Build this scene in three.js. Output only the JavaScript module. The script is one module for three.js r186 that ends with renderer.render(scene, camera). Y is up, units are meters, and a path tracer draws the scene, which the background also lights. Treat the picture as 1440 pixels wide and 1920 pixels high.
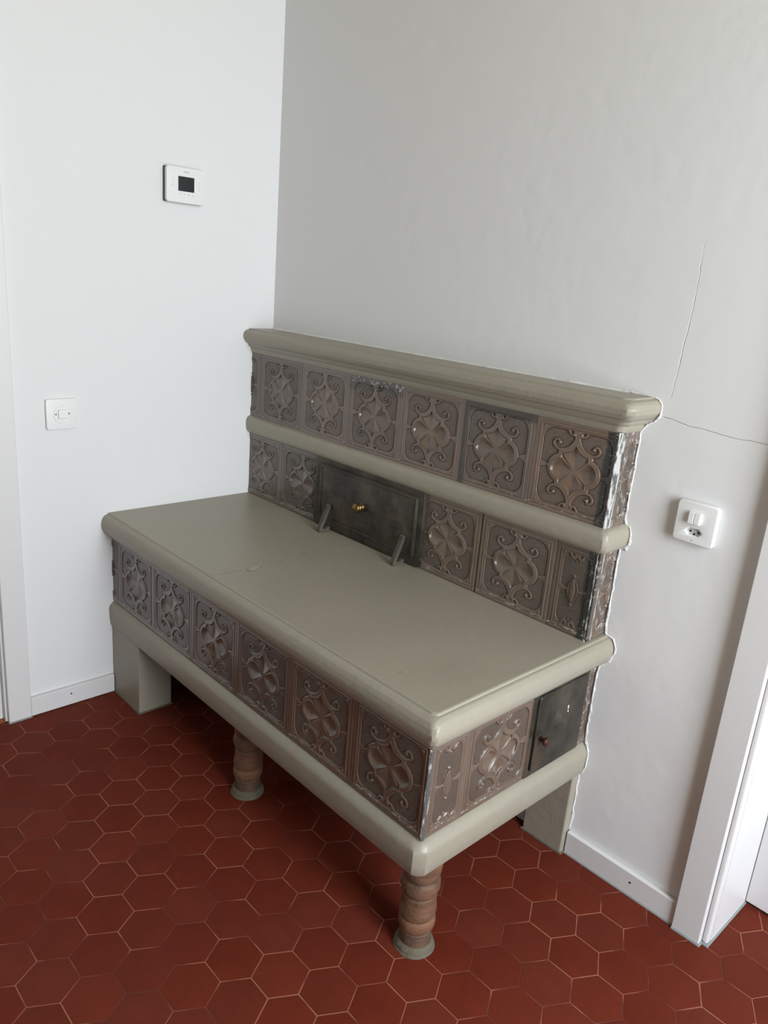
import * as THREE from 'three';
import { mergeGeometries, mergeVertices, toCreasedNormals } from 'three/addons/utils/BufferGeometryUtils.js';
import { RoundedBoxGeometry } from 'three/addons/geometries/RoundedBoxGeometry.js';
import { RectAreaLightUniformsLib } from 'three/addons/lights/RectAreaLightUniformsLib.js';

// ------------------------------------------------------------------ camera, sky, window light, exposure
const scene = new THREE.Scene();
const renderer = new THREE.WebGLRenderer({ antialias: true });
renderer.toneMapping = THREE.LinearToneMapping;
renderer.toneMappingExposure = 1.0;
renderer.shadowMap.enabled = true;
RectAreaLightUniformsLib.init();

const camera = new THREE.PerspectiveCamera(67.16, 3 / 4, 0.05, 60);
camera.position.set(2.1492, 1.3446, 1.5209);
camera.up.set(-0.266527, 0.953302, -0.142055);
camera.lookAt(2.1492 - 0.683969, 1.3446 - 0.290916, 1.5209 - 0.668995);

scene.background = new THREE.Color(0.62, 0.78, 1.0);
scene.backgroundIntensity = 1.5;

// the room: back wall z = 0, left wall x = 0, a window in the right wall
const ROOM = { x: 3.5, z: 4.8, h: 2.5, t: 0.28 };
const WIN = { z0: 0.3, z1: 1.28, y0: 0.42, y1: 2.3 };
{
  const cz = (WIN.z0 + WIN.z1) / 2, cy = (WIN.y0 + WIN.y1) / 2, w = WIN.z1 - WIN.z0, h = WIN.y1 - WIN.y0;
  const sky = new THREE.RectAreaLight(new THREE.Color(0.90, 0.958, 1.11), 15.6, w, h);   // daylight through the window
  sky.position.set(ROOM.x + 0.03, cy, cz); sky.lookAt(0, cy - 1.0, cz);
  const lawn = new THREE.RectAreaLight(new THREE.Color(0.88, 1.0, 0.50), 3.0, w, h);  // light off the lawn outside the same window
  lawn.position.set(ROOM.x + 0.03, cy, cz); lawn.lookAt(0, cy + 2.6, cz);
  scene.add(sky, lawn);
}

// ------------------------------------------------------------------ helpers
let seedState = 12345;
const rnd = () => { seedState = (seedState + 0x6d2b79f5) | 0; let t = Math.imul(seedState ^ (seedState >>> 15), 1 | seedState); t = (t + Math.imul(t ^ (t >>> 7), 61 | t)) ^ t; return ((t ^ (t >>> 14)) >>> 0) / 4294967296; };
const hash = (i, j, s = 0) => { let h = Math.imul(i, 374761393) + Math.imul(j, 668265263) + Math.imul(s, 974711) | 0; h = Math.imul(h ^ (h >>> 13), 1274126177); return ((h ^ (h >>> 16)) >>> 0) / 4294967296; };
const sm = (t) => t * t * (3 - 2 * t), clamp = THREE.MathUtils.clamp, lerp = THREE.MathUtils.lerp;
const sstep = (a, b, x) => sm(clamp((x - a) / (b - a), 0, 1));
function vnoise(x, y, s = 0) {
  const i = Math.floor(x), j = Math.floor(y), u = sm(x - i), v = sm(y - j);
  return lerp(lerp(hash(i, j, s), hash(i + 1, j, s), u), lerp(hash(i, j + 1, s), hash(i + 1, j + 1, s), u), v);
}
const fbm = (x, y, s = 0, o = 4) => { let a = 0, k = 0.5, n = 0; for (let i = 0; i < o; i++) { a += k * vnoise(x, y, s + i); n += k; k /= 2; x *= 2.03; y *= 2.03; } return a / n; };

const used = {};
const numbered = (n) => { const k = used[n] = (used[n] ?? -1) + 1; return k ? n + '_' + String(k).padStart(3, '0') : n; };
function mesh(name, geo, mat, parent = scene) {
  const o = new THREE.Mesh(geo, mat); o.name = numbered(name); o.castShadow = o.receiveShadow = true; parent.add(o); return o;
}
function struct(name, geo, mat) { const o = mesh(name, geo, mat); o.userData.kind = 'structure'; return o; }
function structGroup(name) { const o = new THREE.Group(); o.name = numbered(name); o.userData.kind = 'structure'; scene.add(o); return o; }
function thing(name, label, category, pos = [0, 0, 0], turn = 0) {
  const o = new THREE.Group(); o.name = numbered(name); o.userData = { label, category }; o.position.set(...pos); o.rotation.y = turn; scene.add(o); return o;
}
// uv in metres from the dominant axis of each triangle
function boxUV(g) {
  if (g.index) g = g.toNonIndexed();
  const p = g.attributes.position, uv = new Float32Array(p.count * 2), a = new THREE.Vector3(), b = new THREE.Vector3(), c = new THREE.Vector3();
  for (let i = 0; i < p.count; i += 3) {
    a.fromBufferAttribute(p, i); b.fromBufferAttribute(p, i + 1); c.fromBufferAttribute(p, i + 2);
    const n = b.clone().sub(a).cross(c.clone().sub(a)), x = Math.abs(n.x), y = Math.abs(n.y), z = Math.abs(n.z);
    for (const [k, q] of [[0, a], [1, b], [2, c]]) {
      const [u, v] = y >= x && y >= z ? [q.x, q.z] : x >= z ? [q.z, q.y] : [q.x, q.y];
      uv[(i + k) * 2] = u; uv[(i + k) * 2 + 1] = v;
    }
  }
  g.setAttribute('uv', new THREE.BufferAttribute(uv, 2));
  return g;
}
const strip = (g) => { g = g.index ? g.toNonIndexed() : g; for (const k of Object.keys(g.attributes)) if (!['position', 'normal', 'uv'].includes(k)) g.deleteAttribute(k); return g; };
function box(x0, x1, y0, y1, z0, z1, r = 0) {
  const w = x1 - x0, h = y1 - y0, d = z1 - z0;
  const g = r ? new RoundedBoxGeometry(w, h, d, 2, Math.min(r, w / 2.01, h / 2.01, d / 2.01)) : new THREE.BoxGeometry(w, h, d);
  g.translate((x0 + x1) / 2, (y0 + y1) / 2, (z0 + z1) / 2);
  return boxUV(strip(g));
}
const merge = (...gs) => mergeGeometries(gs.map(strip));
function creased(g, a = 0.7) { g.deleteAttribute('uv'); g.deleteAttribute('normal'); return boxUV(toCreasedNormals(mergeVertices(g, 1e-5), a)); }
function grid(rows, closedU = false) {       // rows of points -> surface
  const pos = [], n = rows[0].length;
  const q = (a, b, c) => pos.push(...a, ...b, ...c);
  for (let i = 0; i + 1 < rows.length; i++) for (let j = 0; j < (closedU ? n : n - 1); j++) {
    const k = (j + 1) % n, a = rows[i][j], b = rows[i][k], c = rows[i + 1][k], d = rows[i + 1][j];
    q(a, b, c); q(a, c, d);
  }
  const g = new THREE.BufferGeometry(); g.setAttribute('position', new THREE.Float32BufferAttribute(pos, 3)); g.computeVertexNormals(); return g;
}
function dataTex(w, h, f, srgb = false, repeat) {
  const d = new Uint8Array(w * h * 4);
  for (let y = 0; y < h; y++) for (let x = 0; x < w; x++) {
    const v = f(x, y), i = (y * w + x) * 4;
    if (typeof v === 'number') d[i] = d[i + 1] = d[i + 2] = clamp(v * 255, 0, 255); else { d[i] = clamp(v[0] * 255, 0, 255); d[i + 1] = clamp(v[1] * 255, 0, 255); d[i + 2] = clamp(v[2] * 255, 0, 255); }
    d[i + 3] = 255;
  }
  const t = new THREE.DataTexture(d, w, h); t.magFilter = THREE.LinearFilter; t.minFilter = THREE.LinearFilter; t.wrapS = t.wrapT = THREE.RepeatWrapping;
  if (srgb) t.colorSpace = THREE.SRGBColorSpace;
  if (repeat) t.repeat.set(repeat, repeat);
  t.needsUpdate = true; return t;
}
// tileable fbm for repeating textures
function tnoise(x, y, per, s) {
  const i = Math.floor(x), j = Math.floor(y), u = sm(x - i), v = sm(y - j), m = (k) => ((k % per) + per) % per;
  return lerp(lerp(hash(m(i), m(j), s), hash(m(i + 1), m(j), s), u), lerp(hash(m(i), m(j + 1), s), hash(m(i + 1), m(j + 1), s), u), v);
}
const tfbm = (x, y, per, s, o = 5) => { let a = 0, k = 0.5, n = 0; for (let i = 0; i < o; i++) { a += k * tnoise(x * per, y * per, per, s + i * 7); n += k; k *= 0.55; per *= 2; } return a / n; };

// ------------------------------------------------------------------ materials
const wallBump = dataTex(512, 512, (x, y) => 0.5 * tfbm(x / 512, y / 512, 4, 3, 6) + 0.5 * tfbm(x / 512, y / 512, 24, 41, 3), false, 1 / 0.8);
const lumpBump = dataTex(512, 512, (x, y) => 0.75 * tfbm(x / 512, y / 512, 6, 11, 3) + 0.25 * tfbm(x / 512, y / 512, 60, 17, 2), false, 1 / 0.5);
const paintMap = dataTex(512, 512, (x, y) => { const a = tfbm(x / 512, y / 512, 5, 21, 4), b = tfbm(x / 512, y / 512, 40, 27, 2); const k = 0.95 + 0.07 * (a - 0.5) + 0.05 * (b - 0.5); return [k, k, k * (1 - 0.03 * (a - 0.5))]; }, false, 1 / 0.6);
const M = {
  wall: new THREE.MeshStandardMaterial({ color: 0xdfdfde, roughness: 0.82, bumpMap: wallBump, bumpScale: 0.0012 }),
  ceiling: new THREE.MeshStandardMaterial({ color: 0xa7956c, roughness: 0.8 }),
  trim: new THREE.MeshStandardMaterial({ color: 0xd9d8d6, roughness: 0.38 }),
  plastic: new THREE.MeshStandardMaterial({ color: 0xe4e4e2, roughness: 0.35 }),
  plasticGrey: new THREE.MeshStandardMaterial({ color: 0x3e4143, roughness: 0.5 }),
  print: new THREE.MeshStandardMaterial({ color: 0xadb0b3, roughness: 0.6 }),
  screen: new THREE.MeshStandardMaterial({ color: 0x24272a, roughness: 0.18 }),
  dark: new THREE.MeshStandardMaterial({ color: 0x1c1c1c, roughness: 0.8 }),
  steel: new THREE.MeshStandardMaterial({ color: 0x8b8b88, roughness: 0.35, metalness: 1 }),
  caulk: new THREE.MeshStandardMaterial({ color: 0x625b4c, roughness: 0.8, bumpMap: lumpBump, bumpScale: 0.004 }),
  sealant: new THREE.MeshStandardMaterial({ color: 0x888e8c, roughness: 0.7, bumpMap: lumpBump, bumpScale: 0.003 }),
  plaster: new THREE.MeshStandardMaterial({ color: 0xdadad7, roughness: 0.9, bumpMap: lumpBump, bumpScale: 0.006 }),
  paint: new THREE.MeshStandardMaterial({ color: new THREE.Color(0.322, 0.294, 0.229), roughness: 0.42, map: paintMap, bumpMap: lumpBump, bumpScale: 0.0018 }),
  core: new THREE.MeshStandardMaterial({ color: 0x2e2822, roughness: 0.95 }),
  brass: new THREE.MeshStandardMaterial({ color: 0x7d6843, roughness: 0.38, metalness: 1 }),
  copper: new THREE.MeshStandardMaterial({ color: 0x4c2c22, roughness: 0.5, metalness: 0.5 }),
};

// ------------------------------------------------------------------ room shell
const T = ROOM.t, DOOR = { x0: 1.7225, x1: 2.52, h: 2.06, leafZ: -0.19 }, LD = { z0: 0.8965, z1: 1.74, h: 2.06 };
const CRACK = [[[1.4135, 1.46], [1.4150, 1.338], [1.4105, 1.27], [1.4084, 1.2167], [1.4044, 1.157]], [[1.396, 1.114], [1.412, 1.112], [1.434, 1.109], [1.455, 1.1045], [1.4743, 1.1057], [1.4950, 1.1035], [1.5191, 1.1016], [1.545, 1.0995], [1.5717, 1.1007], [1.612, 1.1], [1.66, 1.098]]];
{
  // back wall with the door opening; its bump carries two hairline cracks
  const W0 = 1.3, W1 = 1.72, H0 = 1.0, H1 = 1.5;
  const near = (x, y) => { let m = 9, t = 0; CRACK.forEach((line, li) => { for (let i = 0; i + 1 < line.length; i++) { const [ax, ay] = line[i], [bx, by] = line[i + 1], dx = bx - ax, dy = by - ay, k = clamp(((x - ax) * dx + (y - ay) * dy) / (dx * dx + dy * dy), 0, 1); const d = Math.hypot(x - ax - k * dx, y - ay - k * dy); if (d < m) { m = d; t = li; } } }); return [m, t]; };
  const size = 1024, crackInfo = new Float32Array(size * size);
  for (let j = 0; j < size; j++) for (let i = 0; i < size; i++) {
    const x = W0 + (W1 - W0) * i / size, y = H0 + (H1 - H0) * j / size, wob = 0.0016 * (fbm(x * 90, y * 90, 5, 3) - 0.5) * 2;
    const [d, li] = near(x + wob, y + wob * 0.7);
    const w = 0.0008 * (0.35 + 1.0 * fbm(x * 40, y * 40, 9, 2));
    crackInfo[j * size + i] = Math.exp(-((d / w) ** 2)) * (li ? 0.5 : 0.42 * sstep(0.25, 0.5, fbm(x * 25, y * 25, 33, 2)));
  }
  const crackBump = dataTex(size, size, (i, j) => { const x = W0 + (W1 - W0) * i / size, y = H0 + (H1 - H0) * j / size; return 0.75 - 0.5 * crackInfo[j * size + i] + 0.12 * (fbm(x * 18, y * 18, 3, 5) - 0.5); });
  const crackMap = dataTex(size, size, (i, j) => 1 - 0.4 * crackInfo[j * size + i]);
  const patchMat = new THREE.MeshStandardMaterial({ color: 0xdfdfde, roughness: 0.82, bumpMap: crackBump, bumpScale: 0.004, map: crackMap });
  const patch = new THREE.PlaneGeometry(W1 - W0, H1 - H0); patch.translate((W0 + W1) / 2, (H0 + H1) / 2, 0);
  const quad = (x0, x1, y0, y1) => { const g = new THREE.PlaneGeometry(x1 - x0, y1 - y0); g.translate((x0 + x1) / 2, (y0 + y1) / 2, 0); return boxUV(strip(g)); };
  const solid = merge(box(-T, 1.7225, -0.05, ROOM.h, -T, -0.0004), box(1.7225, DOOR.x1, DOOR.h, ROOM.h, -T, 0), box(DOOR.x1, ROOM.x + T, -0.05, ROOM.h, -T, 0),
    quad(0, W0, 0, ROOM.h), quad(W0, W1, 0, H0), quad(W0, W1, H1, ROOM.h), quad(W1, 1.7225, 0, ROOM.h));
  const pg = strip(patch);
  const g = mergeGeometries([solid, pg], true);
  const w = struct('wall_back', g, [M.wall, patchMat]);
}
struct('wall_left', merge(box(-T, 0, -0.05, ROOM.h, 0.0, LD.z0), box(-T, 0, LD.h, ROOM.h, LD.z0, LD.z1), box(-T, 0, -0.05, ROOM.h, LD.z1, ROOM.z + T)), M.wall);
struct('wall_front', box(0, ROOM.x, -0.05, ROOM.h, ROOM.z, ROOM.z + T), M.wall);
struct('wall_right', merge(box(ROOM.x, ROOM.x + T, -0.05, ROOM.h, 0, WIN.z0), box(ROOM.x, ROOM.x + T, -0.05, ROOM.h, WIN.z1, ROOM.z + T), box(ROOM.x, ROOM.x + T, -0.05, WIN.y0, WIN.z0, WIN.z1), box(ROOM.x, ROOM.x + T, WIN.y1, ROOM.h, WIN.z0, WIN.z1)), M.wall);
struct('ceiling', box(-T, ROOM.x + T, ROOM.h, ROOM.h + 0.2, -T, ROOM.z + T), M.ceiling);
{ // window in the right wall (outside the frame, it lights the room)
  const w = structGroup('window_1'), x = ROOM.x + 0.14, f = 0.05, zc = (WIN.z0 + WIN.z1) / 2;
  mesh('frame', merge(box(x, x + 0.06, WIN.y0, WIN.y1, WIN.z0, WIN.z0 + f), box(x, x + 0.06, WIN.y0, WIN.y1, WIN.z1 - f, WIN.z1), box(x, x + 0.06, WIN.y0, WIN.y0 + f, WIN.z0, WIN.z1), box(x, x + 0.06, WIN.y1 - f, WIN.y1, WIN.z0, WIN.z1), box(x, x + 0.06, WIN.y0, WIN.y1, zc - 0.04, zc + 0.04)), M.trim, w);
  const glass = new THREE.MeshPhysicalMaterial({ color: 0xffffff, roughness: 0, transmission: 1, thickness: 0 });
  mesh('pane', box(x + 0.026, x + 0.03, WIN.y0 + f, WIN.y1 - f, WIN.z0 + f, zc - 0.04), glass, w);
  mesh('pane', box(x + 0.026, x + 0.03, WIN.y0 + f, WIN.y1 - f, zc + 0.04, WIN.z1 - f), glass, w);
  struct('ground', box(ROOM.x + T, ROOM.x + 30, -1.1, -1, -15, 15), new THREE.MeshStandardMaterial({ color: 0x5f7a33, roughness: 1 }));
}

// ------------------------------------------------------------------ floor of red hexagon tiles
{
  const S = 0.05873, X0 = 1.28918, Z0 = 0.21234, GAP = 0.0006;
  const floor = struct('floor', box(-T, ROOM.x + T, -0.12, -0.0005, -T, ROOM.z + T), new THREE.MeshStandardMaterial({
    roughness: 0.85, color: 0xffffff, map: dataTex(512, 512, (x, y) => { const k = sstep(0.32, 0.62, tfbm(x / 512, y / 512, 9, 77, 3)); return [lerp(0.36, 0.60, k), lerp(0.16, 0.39, k), lerp(0.12, 0.295, k)]; }, true, 1 / 0.7) }));
  // hexagon with a softened edge, three tone and grain variants
  const hex = (r, y) => Array.from({ length: 6 }, (_, k) => [r * Math.cos(k * Math.PI / 3), y, -r * Math.sin(k * Math.PI / 3)]);
  const R = S - GAP * 2 / Math.sqrt(3);
  const tileGeo = (() => {
    const side = grid([hex(R, -0.008), hex(R, -0.0009), hex(R - 0.0009, -0.0001), hex(R - 0.0022, 0)], true), top = hex(R - 0.0022, 0), pos = [];
    for (let k = 0; k < 6; k++) pos.push(0, 0, 0, ...top[k], ...top[(k + 1) % 6]);
    const cap = new THREE.BufferGeometry(); cap.setAttribute('position', new THREE.Float32BufferAttribute(pos, 3)); cap.computeVertexNormals();
    return creased(mergeGeometries([side, cap]), 0.5);
  })();
  const clayBump = dataTex(512, 512, (x, y) => 0.6 * tfbm(x / 512, y / 512, 8, 51, 3) + 0.4 * tfbm(x / 512, y / 512, 64, 57, 2), false, 1 / 0.35);
  const tones = [[0.146, 0.0248, 0.0115], [0.137, 0.0245, 0.0125], [0.150, 0.0268, 0.0135], [0.139, 0.0225, 0.0104], [0.143, 0.0272, 0.0145], [0.131, 0.022, 0.0112]];
  const mats = tones.map((c, k) => {
    const map = dataTex(256, 256, (x, y) => { const a = tfbm(x / 256, y / 256, 4, 60 + k, 4), b = tfbm(x / 256, y / 256, 40, 80 + k, 2), v = 0.9 + 0.22 * (a - 0.5) + 0.12 * (b - 0.5); return [v, v, v]; }, false, 1 / 0.25);
    return new THREE.MeshPhysicalMaterial({ color: new THREE.Color(...c), roughness: 0.62, specularIntensity: 0.2, map, bumpMap: clayBump, bumpScale: 0.0005 });
  });
  const view = new THREE.Matrix4(); camera.updateMatrixWorld(true); camera.updateProjectionMatrix();
  const seen = [], rest = [];
  for (let i = -16; i <= 24; i++) for (let j = -5; j <= 32; j++) {
    const x = X0 + 1.5 * S * i, z = Z0 + Math.sqrt(3) * S * (j + (((i % 2) + 2) % 2) / 2);
    const inRoom = x > -S * 0.9 && x < ROOM.x + S && z < ROOM.z + S, back = z > -S * 0.8 || (x > DOOR.x0 - S && x < DOOR.x1 + S && z > -0.26);
    if (!inRoom || !back) continue;
    const p = new THREE.Vector3(x, 0, z).project(camera), near = Math.abs(p.x) < 1.12 && Math.abs(p.y) < 1.1 && new THREE.Vector3(x, 0, z).distanceTo(camera.position) < 4;
    const hidden = z < 0.33 && x < 1.0;
    (near && !hidden ? seen : rest).push([x, z, hash(i, j, 5), hash(i, j, 6), i, j]);
  }
  seen.sort((a, b) => Math.hypot(a[0] - 2.15, a[1] - 1.52) - Math.hypot(b[0] - 2.15, b[1] - 1.52));
  const extra = seen.splice(300); rest.push(...extra);
  for (const [x, z, a, b, i, j] of seen) {
    const t = mesh('floor_tile', tileGeo, mats[Math.floor(a * mats.length)], floor);
    t.position.set(x + 0.0004 * (b - 0.5), 0.0004 * (a - 0.5), z + 0.0004 * (a - 0.5));
    t.rotation.set(0.006 * (hash(i, j, 7) - 0.5), Math.floor(b * 6) * Math.PI / 3, 0.006 * (hash(i, j, 8) - 0.5));
  }
  const others = mesh('floor_tiling', mergeGeometries(rest.map(([x, z]) => tileGeo.clone().translate(x, 0, z))), mats[0], floor);
  others.userData.kind = 'stuff';
  M.tileMats = mats;
}

// ------------------------------------------------------------------ relief of the stove tiles (heights in metres over a map of the tile)
// stroke: polyline in mm -> distance
const segd = (x, y, a, b) => { const dx = b[0] - a[0], dy = b[1] - a[1], k = clamp(((x - a[0]) * dx + (y - a[1]) * dy) / (dx * dx + dy * dy || 1), 0, 1); return [Math.hypot(x - a[0] - k * dx, y - a[1] - k * dy), k]; };
const spline = (pts, n) => new THREE.CatmullRomCurve3(pts.map(([x, y]) => new THREE.Vector3(x, y, 0)), false, 'centripetal').getPoints(n).map((p) => [p.x, p.y]);
function lineD(x, y, line) { let m = 1e9, t = 0; for (let i = 0; i + 1 < line.length; i++) { const [d, k] = segd(x, y, line[i], line[i + 1]); if (d < m) { m = d; t = (i + k) / (line.length - 1); } } return [m, t]; }
const dome = (d, w) => (Math.abs(d) < w ? Math.sqrt(1 - (d / w) ** 2) : 0);
const SCROLL = spline([[2.5, 73], [6.5, 63], [14.5, 52], [28, 43.6], [42, 41.2], [53, 45], [58.3, 53.5], [54.5, 61], [47.5, 62], [43, 57]], 44);
const MED = spline([[0, 58.5], [4, 51], [10, 44.5], [18, 40], [26, 37.6], [35, 36.8]], 14).concat([[35.6, 34], [35.6, 26.5], [36.5, 23.8]], spline([[36.5, 23.8], [44, 22.4], [51, 17.5], [56.5, 10.5], [58.8, 3.5], [59, 0]], 14));
const HOOK = spline([[3, 66], [4, 73.5], [8.8, 79.5], [14, 77], [19, 79.5], [24.5, 86.5]], 16);
const MEDPOLY = [...MED, [0, 0]];
function inside(x, y, poly) { let c = false; for (let i = 0, j = poly.length - 1; i < poly.length; j = i++) { const [xi, yi] = poly[i], [xj, yj] = poly[j]; if ((yi > y) !== (yj > y) && x < (xj - xi) * (y - yi) / (yj - yi) + xi) c = !c; } return c; }
const rrect = (x, y, hw, hh, r) => { const qx = Math.abs(x) - hw + r, qy = Math.abs(y) - hh + r; return Math.hypot(Math.max(qx, 0), Math.max(qy, 0)) + Math.min(Math.max(qx, qy), 0) - r; };
function frameH(ax, ay, hw, hh) {  // moulded border: spandrel level, inner bead, cove, outer roll; hw/hh = half size of the tile
  const e = Math.min(hw - ax, (hh - ay) * 1.02);       // distance from the tile's edge
  if (e < 0) return -6;
  let h = 1.5;
  h = Math.max(h, 1.5 + 1.5 * dome(e - 13.6, 1.7));
  if (e < 12) { h = 0.9 + 0.6 * sstep(9.5, 12, e); h = Math.max(h, 0.2 + 1.9 * dome(e - 4.6, 5.2)); }
  if (e < 1.2) h = Math.min(h, lerp(-5, 1.6, e / 1.2));
  return h;
}
function fullH(x, y) {             // quarter-symmetric; x, y in mm from the tile's centre; returns [height mm, pebble weight]
  const ax = Math.abs(x), ay = Math.abs(y);
  const f = rrect(ax, ay, 87.6, 86, 27);
  if (f > 0.6) { let h = frameH(ax, ay, 109, 105); const b = Math.hypot(ax - 86.8, ay - 84.3); h = Math.max(h, 1.4 + 2.1 * dome(b, 3.2)); return [h, 0]; }
  let h = lerp(0, 1.5, sstep(-0.3, 0.6, f)), peb = 1;
  const put = (v, d, w) => { if (v > h) h = v; if (d < w + 0.3) peb = 0; };
  // medallion: four petals scooped out of a raised ring, soft in the middle
  const [md] = lineD(ax, ay, MED), ins = inside(ax, ay, MEDPOLY), gap = [md - 8.6];
  if (ins) {
    peb = 0;
    const ang = Math.atan2(ay, ax) * 180 / Math.PI, r = Math.hypot(ax, ay), edge = sstep(0, 2.6, md), core = sstep(2, 24, r);
    let d;
    if (ang < 34) { const w = ax < 33 ? Math.max(ax * Math.tan(34 * Math.PI / 180), 0.1) : 22 * Math.sqrt(Math.max(1 - ((ax - 33) / 26) ** 2, 0.001)); d = 5.4 * (1 - Math.min(1, (ay / w)) ** 2.4) * (1 - sstep(46, 60, ax) * 0.3); }
    else if (ang < 47) { const m = Math.abs(ang - 40.5) / 6.5; d = 2.6 * (1 - m); }
    else { const m = (90 - ang) / 43; d = 4.6 * (1 - m) * (1 - 0.35 * sstep(36, 58, ay)); }
    h = 2.3 - edge * (1.3 + lerp(2.2, d, core));
  } else if (md < 8.6) { put(0.4 + 1.75 * (1 - Math.max(0, (md - 3.5) / 5.1) ** 4), md, 8.6); }
  if (md < 1.7) h = Math.max(h, 2.2 + 0.95 * dome(md, 1.7));
  // side tie to the frame
  { const w = 2.8 + 5.0 * sstep(68, 86, ax), d = ay; if (ax > 62 && !ins) { gap.push(d - w); if (d < w) { put(0.5 * (1 - (d / w) ** 4), d, w); peb = 0; } } }
  // scrolls
  { const [d, t] = lineD(ax, ay, SCROLL), w = lerp(3.9, 2.5, t); gap.push(d - w); if (!ins && d < w) put(0.6 + 1.5 * dome(d, w), d, w); const b = Math.hypot(ax - 43.4, ay - 56.3); gap.push(b - 4.4); if (b < 4.0) put(0.6 + 2.6 * dome(b, 4.0), b, 4.0); }
  // volutes at top and bottom
  { const [d] = lineD(ax, ay, HOOK); if (d < 2.6) put(0.6 + 1.9 * dome(d, 2.6), d, 2.6); const b = Math.hypot(ax - 8.8, ay - 79); if (b < 4.4) put(0.6 + 3.2 * dome(b, 4.4), b, 4.4); if (ax < 7 - (ay - 60) * 0.12 && ay > 58) put(1.7, 0, 1); if (ax < 12 && ay > 81) put(1.5, 0, 1); gap.push(d - 2.6, b - 4.4); }
  // a fine sunk line runs round the ornament and the field
  if (peb) { const q = Math.min(...gap, -f); h -= 1.9 * Math.exp(-(((q - 0.85) / 0.8) ** 2)); if (q < 1.3) peb = 0; }
  return [h, peb];
}
function halfH(x, y) {             // 109 x 210 mm half tile with an eye in the middle
  const ax = Math.abs(x), ay = Math.abs(y), hw = 54.5, f = rrect(ax, ay, 34, 86, 22);
  if (f > 0.6) { let h = frameH(ax, ay, hw, 105); const b = Math.hypot(ax - 33, ay - 84.3); h = Math.max(h, 1.4 + 2.0 * dome(b, 3)); return [h, 0]; }
  let h = lerp(0, 1.5, sstep(-0.8, 0.6, f)), peb = 1;
  const put = (v) => { if (v > h) h = v; peb = 0; };
  const eye = (r) => { const c = (900 - r * r) / (2 * r); return Math.hypot(ax + c, ay) - (c + r); };   // lens shapes with points at +-30
  const e1 = eye(14), e2 = eye(6.5);
  if (e1 < 0) { put(2.4 - 1.4 * sstep(0, -5, e1)); if (Math.abs(e1 + 1) < 1.6) put(3.0); if (e2 < 1.4) put(1.2 + 2.2 * sstep(1.4, -2, e2)); if (ax < 0.6 && ay < 20) h -= 0.5; }
  { const w = 2.6 + 5 * sstep(18, 34, ax); if (ax > 8 && ay < w) put(2.0 * Math.sqrt(Math.max(0, 1 - (ay / w) ** 2))); }
  { const b = Math.hypot(ax, ay - 34); if (b < 4.2) put(0.6 + 2.6 * dome(b, 4.2)); }
  { const [d] = lineD(ax, ay, [[3, 88], [4, 78], [9, 74], [14, 79], [20, 88]]); if (d < 3) put(0.6 + 2.0 * dome(d, 3)); if (ax < 9 && ay > 78) put(1.6); const b = Math.hypot(ax, ay - 70); if (b < 3) put(0.6 + 1.8 * dome(b, 3)); }
  if (peb) { const q = Math.min(e1, -f, ay < 40 ? 9 : Math.hypot(ax, ay - 70) - 3); h -= 1.2 * Math.exp(-(((q - 0.7) / 0.8) ** 2)); if (q < 1.3) peb = 0; }
  return [h, peb];
}
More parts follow.
